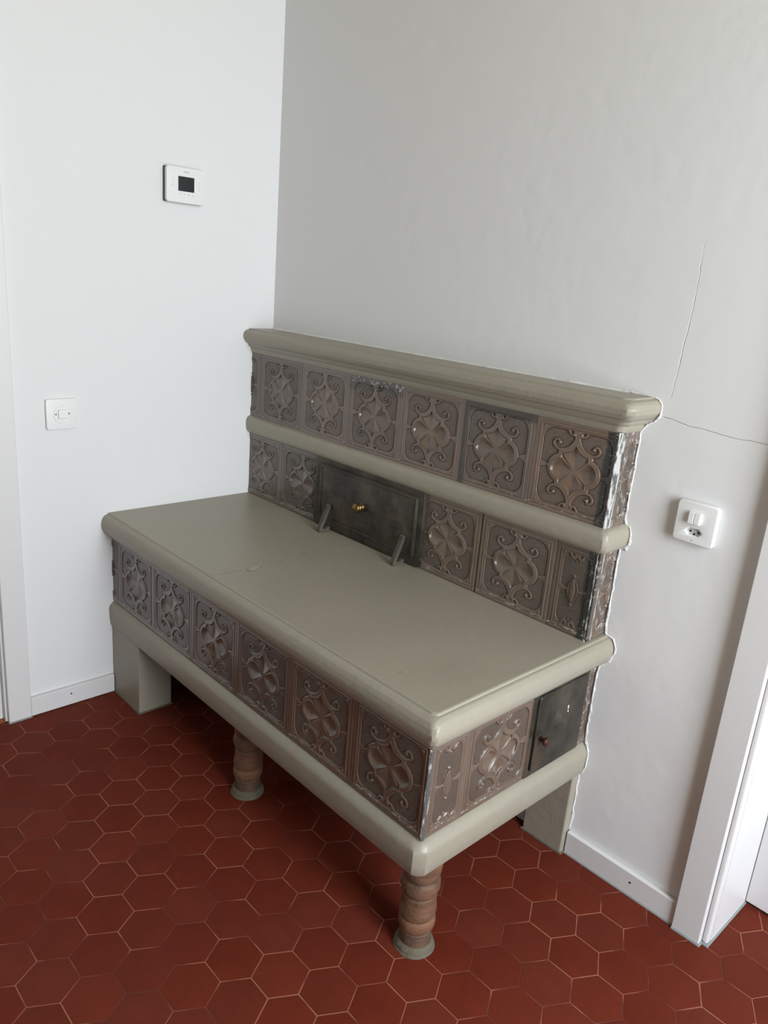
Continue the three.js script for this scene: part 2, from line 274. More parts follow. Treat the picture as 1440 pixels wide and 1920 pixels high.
function relief(fn, hw, hh, nx, ny, gx, gy) {
  // pebbles: jittered seeds, rounded bumps
  const P = 2.95, hi = new Float32Array(nx * ny), base = new Float32Array(nx * ny), wx = 2 * hw, wy = 2 * hh;
  for (let j = 0; j < ny; j++) for (let i = 0; i < nx; i++) {
    const x = -hw + wx * (i + 0.5) / nx, y = -hh + wy * (j + 0.5) / ny, [h, peb] = fn(x, y);
    base[j * nx + i] = h; let v = h;
    if (peb) {
      const ci = Math.floor((x + 500) / P), cj = Math.floor((y + 500) / P); let m1 = 9, m2 = 9;
      for (let b = -1; b < 2; b++) for (let a = -1; a < 2; a++) { const sx = (ci + a + ((cj + b) & 1) * 0.5 + 0.25 + 0.34 * (hash(ci + a, cj + b, 1) - 0.5)) * P - 500, sy = (cj + b + 0.5 + 0.34 * (hash(ci + a, cj + b, 2) - 0.5)) * P - 500, d = Math.hypot(x - sx, y - sy); if (d < m1) { m2 = m1; m1 = d; } else if (d < m2) m2 = d; }
      v += 2.1 * sstep(0, 0.95, m2 - m1) * (1 - 0.2 * m1 * m1) - 0.55;
    }
    v += 0.10 * (fbm(x * 0.5, y * 0.5, 4, 3) - 0.5);
    hi[j * nx + i] = v;
  }
  // coarse grid heights (box mean of the plain relief), the rest goes to the bump map
  const gh = new Float32Array((gx + 1) * (gy + 1)), rx = Math.max(1, Math.round(nx / gx / 2)), ry = Math.max(1, Math.round(ny / gy / 2));
  for (let j = 0; j <= gy; j++) for (let i = 0; i <= gx; i++) {
    const ci = i / gx * nx, cj = j / gy * ny; let s = 0, n = 0;
    for (let b = -ry; b < ry; b++) for (let a = -rx; a < rx; a++) { const p = clamp(Math.floor(ci + a), 0, nx - 1), q = clamp(Math.floor(cj + b), 0, ny - 1); s += base[q * nx + p]; n++; }
    gh[j * (gx + 1) + i] = s / n;
  }
  const LO = -4, HI = 4;
  const tex = dataTex(nx, ny, (i, j) => {
    const u = (i + 0.5) / nx * gx, v = (j + 0.5) / ny * gy, a = Math.min(gx - 1, Math.floor(u)), b = Math.min(gy - 1, Math.floor(v)), fu = u - a, fv = v - b, W = gx + 1;
    const c = lerp(lerp(gh[b * W + a], gh[b * W + a + 1], fu), lerp(gh[(b + 1) * W + a], gh[(b + 1) * W + a + 1], fu), fv);
    return clamp((hi[j * nx + i] - c - LO) / (HI - LO), 0, 1);
  });
  tex.wrapS = tex.wrapT = THREE.ClampToEdgeWrapping;
  return { gh, gx, gy, hw, hh, tex, span: (HI - LO) / 1000 };
}
const FULL = relief(fullH, 109, 105, 1024, 986, 156, 150), HALF = relief(halfH, 54.5, 105, 512, 986, 78, 150);
const glaze = (R) => new THREE.MeshPhysicalMaterial({ vertexColors: true, roughness: 0.3, clearcoat: 0.7, clearcoatRoughness: 0.18, bumpMap: R.tex, bumpScale: R.span });
FULL.mat = glaze(FULL); HALF.mat = glaze(HALF);
const BROWN = [0.132, 0.092, 0.066];
// one tile: relief front cut to [c0, c1] x [r0, r1] (mm from the left / bottom edge), sides 14 mm deep; stain(x, y, n) changes its colour
function tileGeometry(R, seed, opt = {}) {
  const { gx, gy, gh, hw, hh } = R, W = gx + 1, sx = 2 * hw / gx, sy = 2 * hh / gy;
  const i0 = Math.round((opt.x0 ?? 0) / sx), i1 = Math.round((opt.x1 ?? 2 * hw) / sx), j0 = Math.round((opt.y0 ?? 0) / sy), j1 = gy, nx = i1 - i0 + 1, ny = j1 - j0 + 1;
  const pos = [], uv = [], col = [], idx = [], tint = 0.88 + 0.24 * hash(seed, 3), warm = (hash(seed, 4) - 0.5) * 0.10;
  const colour = (x, y) => {
    const n = fbm(x / 38 + seed * 7.1, y / 38 + seed * 3.3, 8, 4), k = tint * (0.86 + 0.30 * n) * (opt.tone ?? 1);
    let c = [BROWN[0] * k * (1 + warm), BROWN[1] * k, BROWN[2] * k * (1 - warm)];
    const mix = (t, w) => { c = c.map((v, q) => lerp(v, t[q], w)); };
    opt.stain?.(x, y, mix, fbm);
    // plaster chips along the lower rim
    const ch = opt.chips ?? 0.45, e = y + hh;
    if (e > 6 && e < 16) { const f = fbm(x / 11 + seed * 11, y / 1.6, 19, 3); if (f > 0.86 - 0.38 * ch * (1 - Math.abs(e - 11.5) / 5)) mix([0.46, 0.44, 0.41], 0.85); }
    return c;
  };
  for (let j = j0; j <= j1; j++) for (let i = i0; i <= i1; i++) {
    const x = -hw + i * sx, y = -hh + j * sy;
    pos.push(x / 1000, y / 1000, gh[j * W + i] / 1000); uv.push(i / gx, j / gy); col.push(...colour(x, y));
  }
  for (let j = 0; j < ny - 1; j++) for (let i = 0; i < nx - 1; i++) { const a = j * nx + i, b = a + 1, c = a + nx, d = c + 1; idx.push(a, b, d, a, d, c); }
  // sides
  const ring = []; for (let i = 0; i < nx; i++) ring.push(i); for (let j = 1; j < ny; j++) ring.push(j * nx + nx - 1); for (let i = nx - 2; i >= 0; i--) ring.push((ny - 1) * nx + i); for (let j = ny - 2; j > 0; j--) ring.push(j * nx);
  const front = pos.length / 3;
  for (const k of ring) { pos.push(pos[k * 3], pos[k * 3 + 1], pos[k * 3 + 2]); uv.push(uv[k * 2], uv[k * 2 + 1]); col.push(col[k * 3], col[k * 3 + 1], col[k * 3 + 2]); }
  const back = pos.length / 3;
  for (const k of ring) { pos.push(pos[k * 3], pos[k * 3 + 1], -0.014); uv.push(uv[k * 2], uv[k * 2 + 1]); col.push(0.12, 0.09, 0.07); }
  const n = ring.length;
  for (let k = 0; k < n; k++) { const m = (k + 1) % n; idx.push(front + k, back + k, back + m, front + k, back + m, front + m); }
  const g = new THREE.BufferGeometry();
  g.setAttribute('position', new THREE.Float32BufferAttribute(pos, 3)); g.setAttribute('uv', new THREE.Float32BufferAttribute(uv, 2)); g.setAttribute('color', new THREE.Float32BufferAttribute(col, 3));
  g.setIndex(idx); g.computeVertexNormals(); return g;
}

// ------------------------------------------------------------------ the stove bench
const ZB = 0.0775, XE = 1.351, ZF = 0.564, XF = 1.350, SEAT = 0.601;
const stove = thing('tiled_stove_bench', 'old brown tiled stove with grey-green ledges and a built-in bench seat in the corner', 'stove');
mesh('masonry_core', merge(box(0.001, XE - 0.014, SEAT - 0.05, 1.09, 0.001, ZB - 0.013), box(0.001, XF - 0.014, 0.29, 0.535, 0.001, ZF - 0.013)), M.core, stove);

// a ledge runs along the front at z = zf + d, turns the corner and runs back along x = xr + d
function ledge(profile, xr, zf, cham = 0.009, flatTop = true) {
  const rows = profile.map(([d, y]) => [[0.0008, y, zf + d], [(xr + d) * 0.5, y, zf + d], [xr + d - cham - 0.008, y, zf + d], [xr + d - cham, y, zf + d], [xr + d - cham * 0.42, y, zf + d - cham * 0.42], [xr + d, y, zf + d - cham], [xr + d, y, zf + d - cham - 0.008], [xr + d, y, (zf + d) * 0.5], [xr + d, y, 0.0008]]);
  const parts = [grid(rows)], cap = (row, up) => {
    const poly = [...row, [0.0008, row[0][1], 0.0008]], pos = [];
    for (let k = 0; k + 2 < poly.length; k++) { const t = [poly[poly.length - 1], poly[k], poly[k + 1]]; if (!up) t.reverse(); t.forEach((p) => pos.push(...p)); }
    const g = new THREE.BufferGeometry(); g.setAttribute('position', new THREE.Float32BufferAttribute(pos, 3)); g.computeVertexNormals(); return g;
  };
  const caps = [cap(rows[0], false)]; if (flatTop) caps.push(cap(rows[rows.length - 1], true));
  return mergeGeometries([creased(parts[0], 0.62), ...caps.map(boxUV)].map(strip));
}
const arc = (cx, cy, rx, ry, a0, a1, n) => Array.from({ length: n + 1 }, (_, k) => { const a = (a0 + (a1 - a0) * k / n) * Math.PI / 180; return [cx + rx * Math.cos(a), cy + ry * Math.sin(a)]; });
// cornice: fillet, cove, round nose, paint ridge at the edge of the flat top
mesh('cornice', ledge([[-0.02, 1.0762], [0.0035, 1.0762], [0.006, 1.079], [0.0085, 1.0915], [0.0145, 1.0945], ...arc(0.031, 1.0955, -0.0145, 0.0135, 10, 80, 4), ...arc(0.0215, 1.1285, 0.0165, 0.0185, -52, 84, 10), [0.0190, 1.1475], [0.0165, 1.1508], [0.012, 1.1512]], XE, ZB, 0.013), M.paint, stove);
mesh('ledge_band', ledge([[-0.02, 0.812], [0.006, 0.812], [0.013, 0.817], [0.0175, 0.826], [0.0185, 0.836], [0.0185, 0.848], [0.017, 0.857], [0.012, 0.8645], [0.004, 0.8685], [-0.02, 0.870]], XE, ZB, 0.008), M.paint, stove);
mesh('plinth', ledge([[-0.03, 0.2275], [0.002, 0.2275], [0.0095, 0.2315], [0.0125, 0.238], [0.0145, 0.262], [0.0155, 0.284], [0.0145, 0.293], [0.010, 0.3005], [0.001, 0.3095], [-0.02, 0.316]], XF, ZF, 0.019), M.paint, stove);

// the seat slab with its own top: a hairline joint, flaked paint and a few knocks
{
  const w = 1.40, d = 0.62, nx = 2048, ny = 907, line = [[0.6016, 0.61], [0.590, 0.566], [0.596, 0.49], [0.600, 0.449], [0.5925, 0.39], [0.589, 0.34], [0.5827, 0.286], [0.582, 0.22], [0.5803, 0.145], [0.583, 0.08]];
  const spots = [[0.86, 0.40, 0.004], [1.13, 0.47, 0.003], [1.21, 0.52, 0.004], [0.30, 0.20, 0.006], [0.95, 0.23, 0.003], [1.02, 0.51, 0.003], [0.72, 0.33, 0.003]];
  const info = (x, z) => {
    const wob = 0.004 * (fbm(x * 60, z * 60, 2, 3) - 0.5), [m] = lineD(x + wob, z, line);
    let crack = Math.exp(-((m / 0.0011) ** 2)) * sstep(0.38, 0.56, fbm(x * 22, z * 22, 6, 3)), light = 0;
    if (m < 0.02) light = sstep(0.55, 0.72, fbm(x * 45, z * 95, 13, 3)) * (1 - m / 0.02) * 0.8;
    const fl = Math.hypot((x - 0.600 - (z - 0.45) * 0.3) / 0.010, (z - 0.452) / 0.026); light = Math.max(light, 0.9 * (1 - sstep(0.8, 1.1, fl + 0.5 * (fbm(x * 90, z * 90, 4, 2) - 0.5)))); if (Math.abs(fl - 1) < 0.14 && x > 0.6) crack = 1;
    for (const [sx, sz, r] of spots) { const q = Math.hypot(x - sx, z - sz) / r + 0.8 * (fbm(x * 200, z * 200, 5, 2) - 0.5); if (q < 1) { crack = Math.max(crack, 0.5 * (1 - q)); } }
    return [crack, light];
  };
  const cells = new Float32Array(nx * ny * 2);
  for (let j = 0; j < ny; j++) for (let i = 0; i < nx; i++) { const x = w * i / nx, z = d * j / ny; if (x > 0.54 && x < 0.65 || spots.some((s) => Math.abs(x - s[0]) < 0.01 && Math.abs(z - s[1]) < 0.01)) { const [a, b] = info(x, z); cells[(j * nx + i) * 2] = a; cells[(j * nx + i) * 2 + 1] = b; } }
  const map = dataTex(nx, ny, (i, j) => { const c = cells[(j * nx + i) * 2], l = cells[(j * nx + i) * 2 + 1], x = w * i / nx, z = d * j / ny, n = 0.83 + 0.06 * (vnoise(x * 7, z * 7, 3) - 0.5) + 0.05 * (vnoise(x * 160, z * 160, 8) - 0.5), k = n * (1 - 0.45 * c) + 0.16 * l; return [k, k, k]; });
  const bump = dataTex(nx, ny, (i, j) => { const c = cells[(j * nx + i) * 2], l = cells[(j * nx + i) * 2 + 1], x = w * i / nx, z = d * j / ny; return 0.5 + 0.28 * (vnoise(x * 9, z * 9, 3) - 0.5) + 0.1 * (vnoise(x * 26, z * 26, 4) - 0.5) + 0.03 * (vnoise(x * 120, z * 120, 4) - 0.5) - 0.25 * c + 0.12 * l; });
  for (const t of [map, bump]) t.repeat.set(1 / w, 1 / d);
  const top = M.paint.clone(); top.map = map; top.bumpMap = bump; top.bumpScale = 0.004; top.color.multiplyScalar(1.14);
  const prof = [[-0.02, 0.514], [0.001, 0.516], [0.006, 0.521], [0.0085, 0.529], [0.014, 0.5315], ...arc(0.013, 0.566, 0.0205, 0.031, -58, 76, 12), [0.0135, 0.5965], [0.0115, 0.6000], [0.0085, 0.6010]];
  const slab = ledge(prof, XF, ZF, 0.008, true), p = slab.attributes.position, n = p.count / 3, a = [], b = [];
  for (let t = 0; t < n; t++) { const flat = [0, 1, 2].every((k) => p.getY(t * 3 + k) > 0.6005); (flat ? b : a).push(t); }
  const pick = (list) => { const g = new THREE.BufferGeometry(); for (const k of ['position', 'normal', 'uv']) { const s = slab.attributes[k], arr = new Float32Array(list.length * 3 * s.itemSize); list.forEach((t, i) => arr.set(s.array.subarray(t * 3 * s.itemSize, (t * 3 + 3) * s.itemSize), i * 3 * s.itemSize)); g.setAttribute(k, new THREE.BufferAttribute(arr, s.itemSize)); } return g; };
  mesh('seat_slab', mergeGeometries([pick(a), pick(b)], true), [M.paint, top], stove);
}
// piers: a block under the left front corner, a shallow nib at the wall on the right
mesh('pier', box(0.001, 0.181, 0, 0.229, 0.463, 0.5706, 0.004), M.paint, stove);
mesh('pier', box(1.2353, 1.3533, 0, 0.229, 0.001, 0.027, 0.004), M.paint, stove);
mesh('mortar_joint', box(0.001, 0.185, -0.001, 0.004, 0.459, 0.5745, 0.002), M.caulk, stove);
mesh('mortar_joint', box(1.231, 1.357, -0.001, 0.004, 0.001, 0.031, 0.002), M.caulk, stove);

// tiles
function placeTile(R, seed, opt, pos, turn = 0) {
  const t = mesh('stove_tile', tileGeometry(R, seed, opt), R.mat, stove);
  t.position.set(...pos); t.rotation.y = turn; return t;
}
const soot = [0.014, 0.016, 0.013], white = [0.45, 0.44, 0.42];
const stainRight = (from) => (x, y, mix, f) => { const e = x + 10 * (f(y / 40, 3, 7, 3) - 0.5) + 5 * (f(x / 6, y / 6, 9, 2) - 0.5); mix(soot, 0.92 * sstep(from, from + 7, e)); if (f(x / 3, y / 4, 23, 2) > 0.74 && x > from + 14) mix(white, 0.5); };
const stainTopLeft = (x, y, mix, f) => { const e = Math.max(-x - 88, y - 84) + 8 * (f(x / 20, y / 20, 5, 3) - 0.5); mix(soot, 0.7 * sstep(-3, 5, e)); };
const stainTop = (x, y, mix, f) => { const e = y - 60 + 40 * (f(x / 30, y / 30, 15, 3) - 0.5); mix(soot, 0.55 * sstep(0, 14, e)); if (y > 84 && f(x / 8, y / 4, 31, 2) > 0.66) mix([0.4, 0.39, 0.37], 0.7); };
const topX = [0.0541, 0.2731, 0.4919, 0.7104, 0.9253, 1.1415], YT = 0.9720;
const topOpts = [{ tone: 0.95 }, { tone: 1.05 }, { tone: 0.92, stain: stainTop }, { tone: 1.1 }, { tone: 0.95, stain: stainTopLeft }, { tone: 1.05, x1: 205, stain: stainRight(66) }];
topX.forEach((x, k) => placeTile(FULL, 10 + k, topOpts[k], [(k < 5 ? (x + topX[k + 1]) / 2 : 1.1415 + 0.1105), YT, ZB]));
placeTile(HALF, 30, { x0: 57, tone: 0.9 }, [0.0541 - 0.0545 - 0.001, YT, ZB]);
// second row, half a tile shifted; the bottom rims sit behind the seat
const Y2 = 0.7065;
placeTile(FULL, 20, { x0: 33, tone: 0.95, chips: 0.3 }, [0.186 - 0.109, Y2, ZB]);
placeTile(FULL, 21, { tone: 0.88, chips: 0.9 }, [0.1875 + 0.109, Y2, ZB]);
placeTile(FULL, 22, { tone: 0.98, chips: 0.8 }, [1.0216 - 0.1095, Y2, ZB]);
placeTile(FULL, 23, { tone: 1.0, chips: 0.9 }, [1.0226 + 0.109 + 0.0022, Y2, ZB]);
placeTile(HALF, 24, { tone: 0.9, chips: 0.9, stain: stainRight(22) }, [1.2454 + 0.0545 - 0.0015, Y2, ZB]);
// right end of the backrest
const endStain = (x, y, mix, f) => { const q = f(x / 7, y / 16, 17, 4); if (q > 0.655) mix(white, 0.7); else if (q < 0.34) mix(soot, 0.4); };
placeTile(HALF, 40, { x0: 6, x1: 58, tone: 1.1, stain: endStain }, [XE, YT, 0.0080], Math.PI / 2);
placeTile(HALF, 41, { x0: 10, x1: 58, tone: 1.2, stain: endStain }, [XE - 0.001, Y2, 0.0120], Math.PI / 2);
// bench front
const YL = 0.4195, fX = [0.0515, 0.2616, 0.4808, 0.6989, 0.9178, 1.1365, 1.350];
for (let k = 0; k < 6; k++) placeTile(FULL, 50 + k, { x1: k === 5 ? 210 : 218, tone: [0.9, 0.85, 0.95, 0.88, 0.95, 0.95][k], chips: [0.4, 0.5, 0.7, 0.8, 0.9, 1.2][k] }, [fX[k] + (k ? 0.1093 : 0.105), YL, ZF]);
placeTile(HALF, 57, { x0: 57, tone: 0.85 }, [0.0500 - 0.0545, YL, ZF]);
// bench right end: half tile, full tile, iron door, cut tile at the wall
placeTile(HALF, 60, { tone: 1.0, chips: 0.7 }, [XF, YL, ZF - 0.003 - 0.0545], Math.PI / 2);
placeTile(FULL, 61, { x1: 207, tone: 1.0, chips: 0.8 }, [XF, YL, 0.4548 - 0.109], Math.PI / 2);
placeTile(FULL, 62, { x0: 140, x1: 185, tone: 1.3, chips: 1, stain: endStain }, [XF - 0.001, YL, 0.0500 + 0.031], Math.PI / 2);

// corner strips: a chamfered arris of old plaster and glaze
function cornerStrip(x, z, y0, y1, w, seed, bright) {
  const rows = [], n = 300, m = 24;
  for (let k = 0; k <= n; k++) {
    const y = lerp(y0, y1, k / n), r = [];
    for (let i = 0; i <= m; i++) {       // front edge, round arris, then back along the end face
      const t = i / m, jag = 0.0028 * (fbm(t * 9 + seed, y * 110, seed, 4) - 0.5), A = 0.32;
      let px, pz;
      if (t < A) { const q = t / A * Math.PI / 2; px = x - 0.005 + (0.005 + jag) * Math.sin(q) - (i === 0 ? 0.003 : 0); pz = z - 0.005 + (0.005 + jag) * Math.cos(q) - (i === 0 ? 0.003 : 0); }
      else { px = x + jag * 0.7 - (i === m ? 0.008 : 0); pz = z - 0.005 - w * (t - A) / (1 - A) * (1 + 0.15 * (fbm(y * 50, seed, 4, 3) - 0.5)); }
      r.push([px, y, pz]);
    }
    rows.push(r);
  }
  const q0 = grid(rows); q0.deleteAttribute('normal');
  const g = mergeVertices(q0, 1e-7); g.computeVertexNormals();
  const p = g.attributes.position, c = new Float32Array(p.count * 3);
  for (let i = 0; i < p.count; i++) {
    const s = (p.getX(i) - p.getZ(i)), f = fbm(s * 210 + seed, p.getY(i) * 42, seed + 3, 5);
    const q = f > bright ? white : f > bright - 0.05 ? [0.25, 0.25, 0.24] : [0.10, 0.098, 0.092]; c.set(q, i * 3);
  }
  g.setAttribute('color', new THREE.BufferAttribute(c, 3));
  return g;
}
const stripMat = new THREE.MeshStandardMaterial({ vertexColors: true, roughness: 0.6, bumpMap: lumpBump, bumpScale: 0.01 });
const stripGlaze = new THREE.MeshStandardMaterial({ vertexColors: true, roughness: 0.3 });
mesh('corner_strip', cornerStrip(XE + 0.001, ZB + 0.003, 0.867, 1.0765, 0.021, 5, 0.455), stripMat, stove).userData.label = 'corner of flaking white plaster and dark glaze';
mesh('corner_strip', cornerStrip(XE, ZB + 0.003, 0.600, 0.813, 0.021, 15, 0.455), stripMat, stove).userData.label = 'corner of flaking white plaster and dark glaze';
mesh('corner_strip', cornerStrip(XF + 0.002, ZF + 0.003, 0.313, 0.518, 0.006, 25, 0.66), stripGlaze, stove).userData.label = 'grey corner arris with chipped edges';

// turned legs with a mortar foot
{
  const base = dataTex(512, 512, (x, y) => { const u = x / 512, v = y / 512, a = tfbm(u, v, 3, 91, 5), b = tfbm(u, v, 12, 95, 4), k = sstep(0.38, 0.62, a); const c = [lerp(0.33, 0.43, k), lerp(0.26, 0.30, k), lerp(0.21, 0.21, k)], m = 0.75 + 0.5 * b; return c.map((q) => q * m); }, true);
  const legMat = new THREE.MeshStandardMaterial({ map: base, roughness: 0.7, bumpMap: lumpBump, bumpScale: 0.003 });
  const prof = [[0.0345, 0.012], [0.0338, 0.030], [0.0335, 0.042], [0.0342, 0.047], [0.0330, 0.0495], [0.0372, 0.055], [0.0392, 0.064], [0.0390, 0.073], [0.0368, 0.0795], [0.0352, 0.082], [0.0372, 0.086], [0.0390, 0.094], [0.0385, 0.103], [0.0368, 0.112], [0.0360, 0.126], [0.0362, 0.136], [0.0345, 0.1395], [0.0372, 0.144], [0.0408, 0.154], [0.0412, 0.164], [0.0398, 0.172], [0.0372, 0.177], [0.0362, 0.1795], [0.0382, 0.184], [0.0400, 0.198], [0.0418, 0.213], [0.0425, 0.2275]];
  const lathe = (pts, seed, amp) => {
    const curve = new THREE.CatmullRomCurve3(pts.map(([r, y]) => new THREE.Vector3(r, y, 0)), false, 'centripetal').getPoints(110), rows = [];
    for (const p of curve) { const row = []; for (let k = 0; k < 40; k++) { const a = k / 40 * Math.PI * 2, r = p.x * (1 + amp * (fbm(Math.cos(a) * 2 + seed, Math.sin(a) * 2 + p.y * 35, seed, 3) - 0.5)), tilt = 0.0022 * Math.sin(a + 0.8); row.push([r * Math.cos(a), p.y + tilt * sstep(0, 0.06, p.y) * sstep(0.229, 0.2, p.y), -r * Math.sin(a)]); } rows.push(row); }
    const g = grid(rows, true); g.deleteAttribute('normal'); const m = mergeVertices(g, 1e-6); m.computeVertexNormals();
    const q = m.attributes.position, uv = new Float32Array(q.count * 2); for (let i = 0; i < q.count; i++) { uv[i * 2] = (q.getX(i) + q.getZ(i) * 0.5) * 5; uv[i * 2 + 1] = q.getY(i) * 4; } m.setAttribute('uv', new THREE.BufferAttribute(uv, 2)); return m;
  };
  [[1.314, 0.507, 3], [0.6825, 0.509, 8]].forEach(([x, z, s]) => {
    const l = mesh('leg', lathe(prof, s, 0.03), legMat, stove); l.position.set(x, 0, z); l.userData.label = 'turned brown column leg';
    const f = mesh('mortar_foot', lathe([[0.0445, -0.0005], [0.0442, 0.002], [0.0424, 0.005], [0.0414, 0.010], [0.0388, 0.015], [0.0360, 0.019], [0.0335, 0.0195]], s + 2, 0.08), M.caulk, l);
  });
}

// iron oven door in the backrest
{
  const ironMap = dataTex(512, 512, (x, y) => { const u = x / 512, v = y / 512, a = tfbm(u, v * 0.25, 6, 71, 5), b = tfbm(u, v, 16, 75, 3), r = sstep(0.56, 0.8, tfbm(u, v, 5, 79, 4)); const k = 0.64 + 0.5 * (a - 0.5) + 0.35 * (b - 0.5); return [k * lerp(0.39, 0.44, r), k * lerp(0.365, 0.37, r), k * lerp(0.315, 0.30, r)]; }, true, 1 / 0.4);
  const ironBump = dataTex(512, 512, (x, y) => tfbm(x / 512, y / 512, 40, 83, 3), false, 1 / 0.25);
  M.iron = new THREE.MeshStandardMaterial({ map: ironMap, roughness: 0.45, metalness: 0.45, bumpMap: ironBump, bumpScale: 0.0006 });
  M.ironWorn = new THREE.MeshStandardMaterial({ map: ironMap, color: new THREE.Color(1.75, 1.78, 1.85), roughness: 0.5, metalness: 0.4, bumpMap: ironBump, bumpScale: 0.0006 });
  M.ironGrey = new THREE.MeshStandardMaterial({ map: ironMap, color: 0xffffff, roughness: 0.4, metalness: 0.4, bumpMap: ironBump, bumpScale: 0.0006 });
  const plate = (w, h, t, r, bev) => { const s = new THREE.Shape(), a = w / 2 - bev, b = h / 2 - bev; s.moveTo(-a + r, -b); s.lineTo(a - r, -b); s.quadraticCurveTo(a, -b, a, -b + r); s.lineTo(a, b - r); s.quadraticCurveTo(a, b, a - r, b); s.lineTo(-a + r, b); s.quadraticCurveTo(-a, b, -a, b - r); s.lineTo(-a, -b + r); s.quadraticCurveTo(-a, -b, -a + r, -b); return [s, t, bev]; };
  const ext = ([s, t, bev], seg = 3) => { const g = new THREE.ExtrudeGeometry(s, { depth: t - bev, bevelEnabled: true, bevelThickness: bev, bevelSize: bev, bevelSegments: seg, steps: 1, curveSegments: 6 }); return creased(strip(g), 0.5); };
  const door = new THREE.Group(); door.name = numbered('oven_door'); door.position.set(0.603, 0.7135, ZB + 0.003); door.userData.label = 'wide dark iron oven door'; stove.add(door);
  const ring = (w, h, b) => { const [s] = plate(w, h, 0.004, 0.006, 0); const [hole] = plate(w - 2 * b, h - 2 * b, 0.004, 0.005, 0); s.holes.push(new THREE.Path(hole.getPoints(6))); return s; };
  mesh('door_frame', ext([ring(0.456, 0.213, 0.024), 0.0085, 0.002]), M.iron, door);
  const leaf = mesh('door_leaf', ext(plate(0.414, 0.171, 0.0115, 0.004, 0.003)), M.iron, door); leaf.position.set(0.003, -0.001, 0);
  const bead = ext([ring(0.405, 0.163, 0.0035), 0.0145, 0.0015]); mesh('door_bead', bead, M.iron, door).position.set(0.003, -0.001, 0);
  const knob = new THREE.LatheGeometry([[0, 0], [0.011, 0], [0.0115, 0.002], [0.0075, 0.004], [0.007, 0.009], [0.0105, 0.011], [0.0145, 0.0135], [0.0150, 0.016], [0.0125, 0.019], [0.0135, 0.021], [0.0130, 0.0245], [0.0095, 0.0285], [0.004, 0.030], [0, 0.0302]].map(([r, y]) => new THREE.Vector2(r, y)), 28); knob.rotateX(Math.PI / 2);
  const kn = mesh('knob', knob, M.brass, door); kn.position.set(-0.0065, -0.001, 0.0115); kn.userData.label = 'stepped brass knob';
  for (const x of [0.4565, 0.7755]) {         // leaning flat-iron stays that hold the door
    const s = new THREE.Shape([[0.094, 0.681], [0.099, 0.683], [0.1035, 0.680], [0.133, 0.611], [0.133, 0.6035], [0.118, 0.6035], [0.094, 0.6065], [0.090, 0.612], [0.0935, 0.6145], [0.112, 0.611], [0.121, 0.6115], [0.095, 0.672]].map(([z, y]) => new THREE.Vector2(z, y)));
    const g = new THREE.ExtrudeGeometry(s, { depth: 0.010, bevelEnabled: true, bevelThickness: 0.001, bevelSize: 0.0005, bevelSegments: 1 }); g.rotateY(-Math.PI / 2); g.translate(0.005, 0, 0);
    const st = mesh('door_stay', creased(strip(g), 0.5), M.ironWorn, door); st.position.set(x - 0.603, -0.7135, -(ZB + 0.003));
  }
  // small iron soot door in the right end of the bench
  const sd = new THREE.Group(); sd.name = numbered('soot_door'); sd.position.set(XF - 0.006, 0.4185, 0.142); sd.rotation.y = Math.PI / 2; sd.userData.label = 'small dark iron door on the end of the bench'; stove.add(sd);
  mesh('door_frame', ext([ring(0.212, 0.207, 0.014), 0.009, 0.0015]), M.ironGrey, sd);
  mesh('door_back', ext(plate(0.20, 0.195, 0.004, 0.003, 0.001)), M.core, sd);
  const lf = mesh('door_leaf', ext(plate(0.186, 0.19, 0.0125, 0.006, 0.003)), M.ironGrey, sd); lf.position.set(0.0075, 0, 0);
  const rings = []; for (const r of [0.012, 0.021, 0.030]) { const t = new THREE.TorusGeometry(r, 0.0016, 6, 32); t.translate(0.012, 0.008, 0.0116); rings.push(boxUV(strip(t))); } mesh('embossed_ring', mergeGeometries(rings), M.ironGrey, sd);
  const k2 = new THREE.LatheGeometry([[0, 0], [0.005, 0], [0.0045, 0.01], [0.009, 0.013], [0.0105, 0.017], [0.009, 0.021], [0, 0.0235]].map(([r, y]) => new THREE.Vector2(r, y)), 20); k2.rotateX(Math.PI / 2);
  const kk = mesh('knob', k2, M.copper, sd); kk.position.set(-0.068, -0.012, 0.0125); kk.userData.label = 'rust-red knob';
  for (const [x, y, w, h] of [[0.030, 0.032, 0.0022, 0.0055], [0.031, 0.0215, 0.0018, 0.0028]]) { const g = new THREE.SphereGeometry(1, 10, 8); g.scale(w, h, 0.0012); g.translate(x, y, 0.0126); mesh('paint_drip', boxUV(strip(g)), M.plaster, sd).userData.label = 'drip of white paint'; }
}

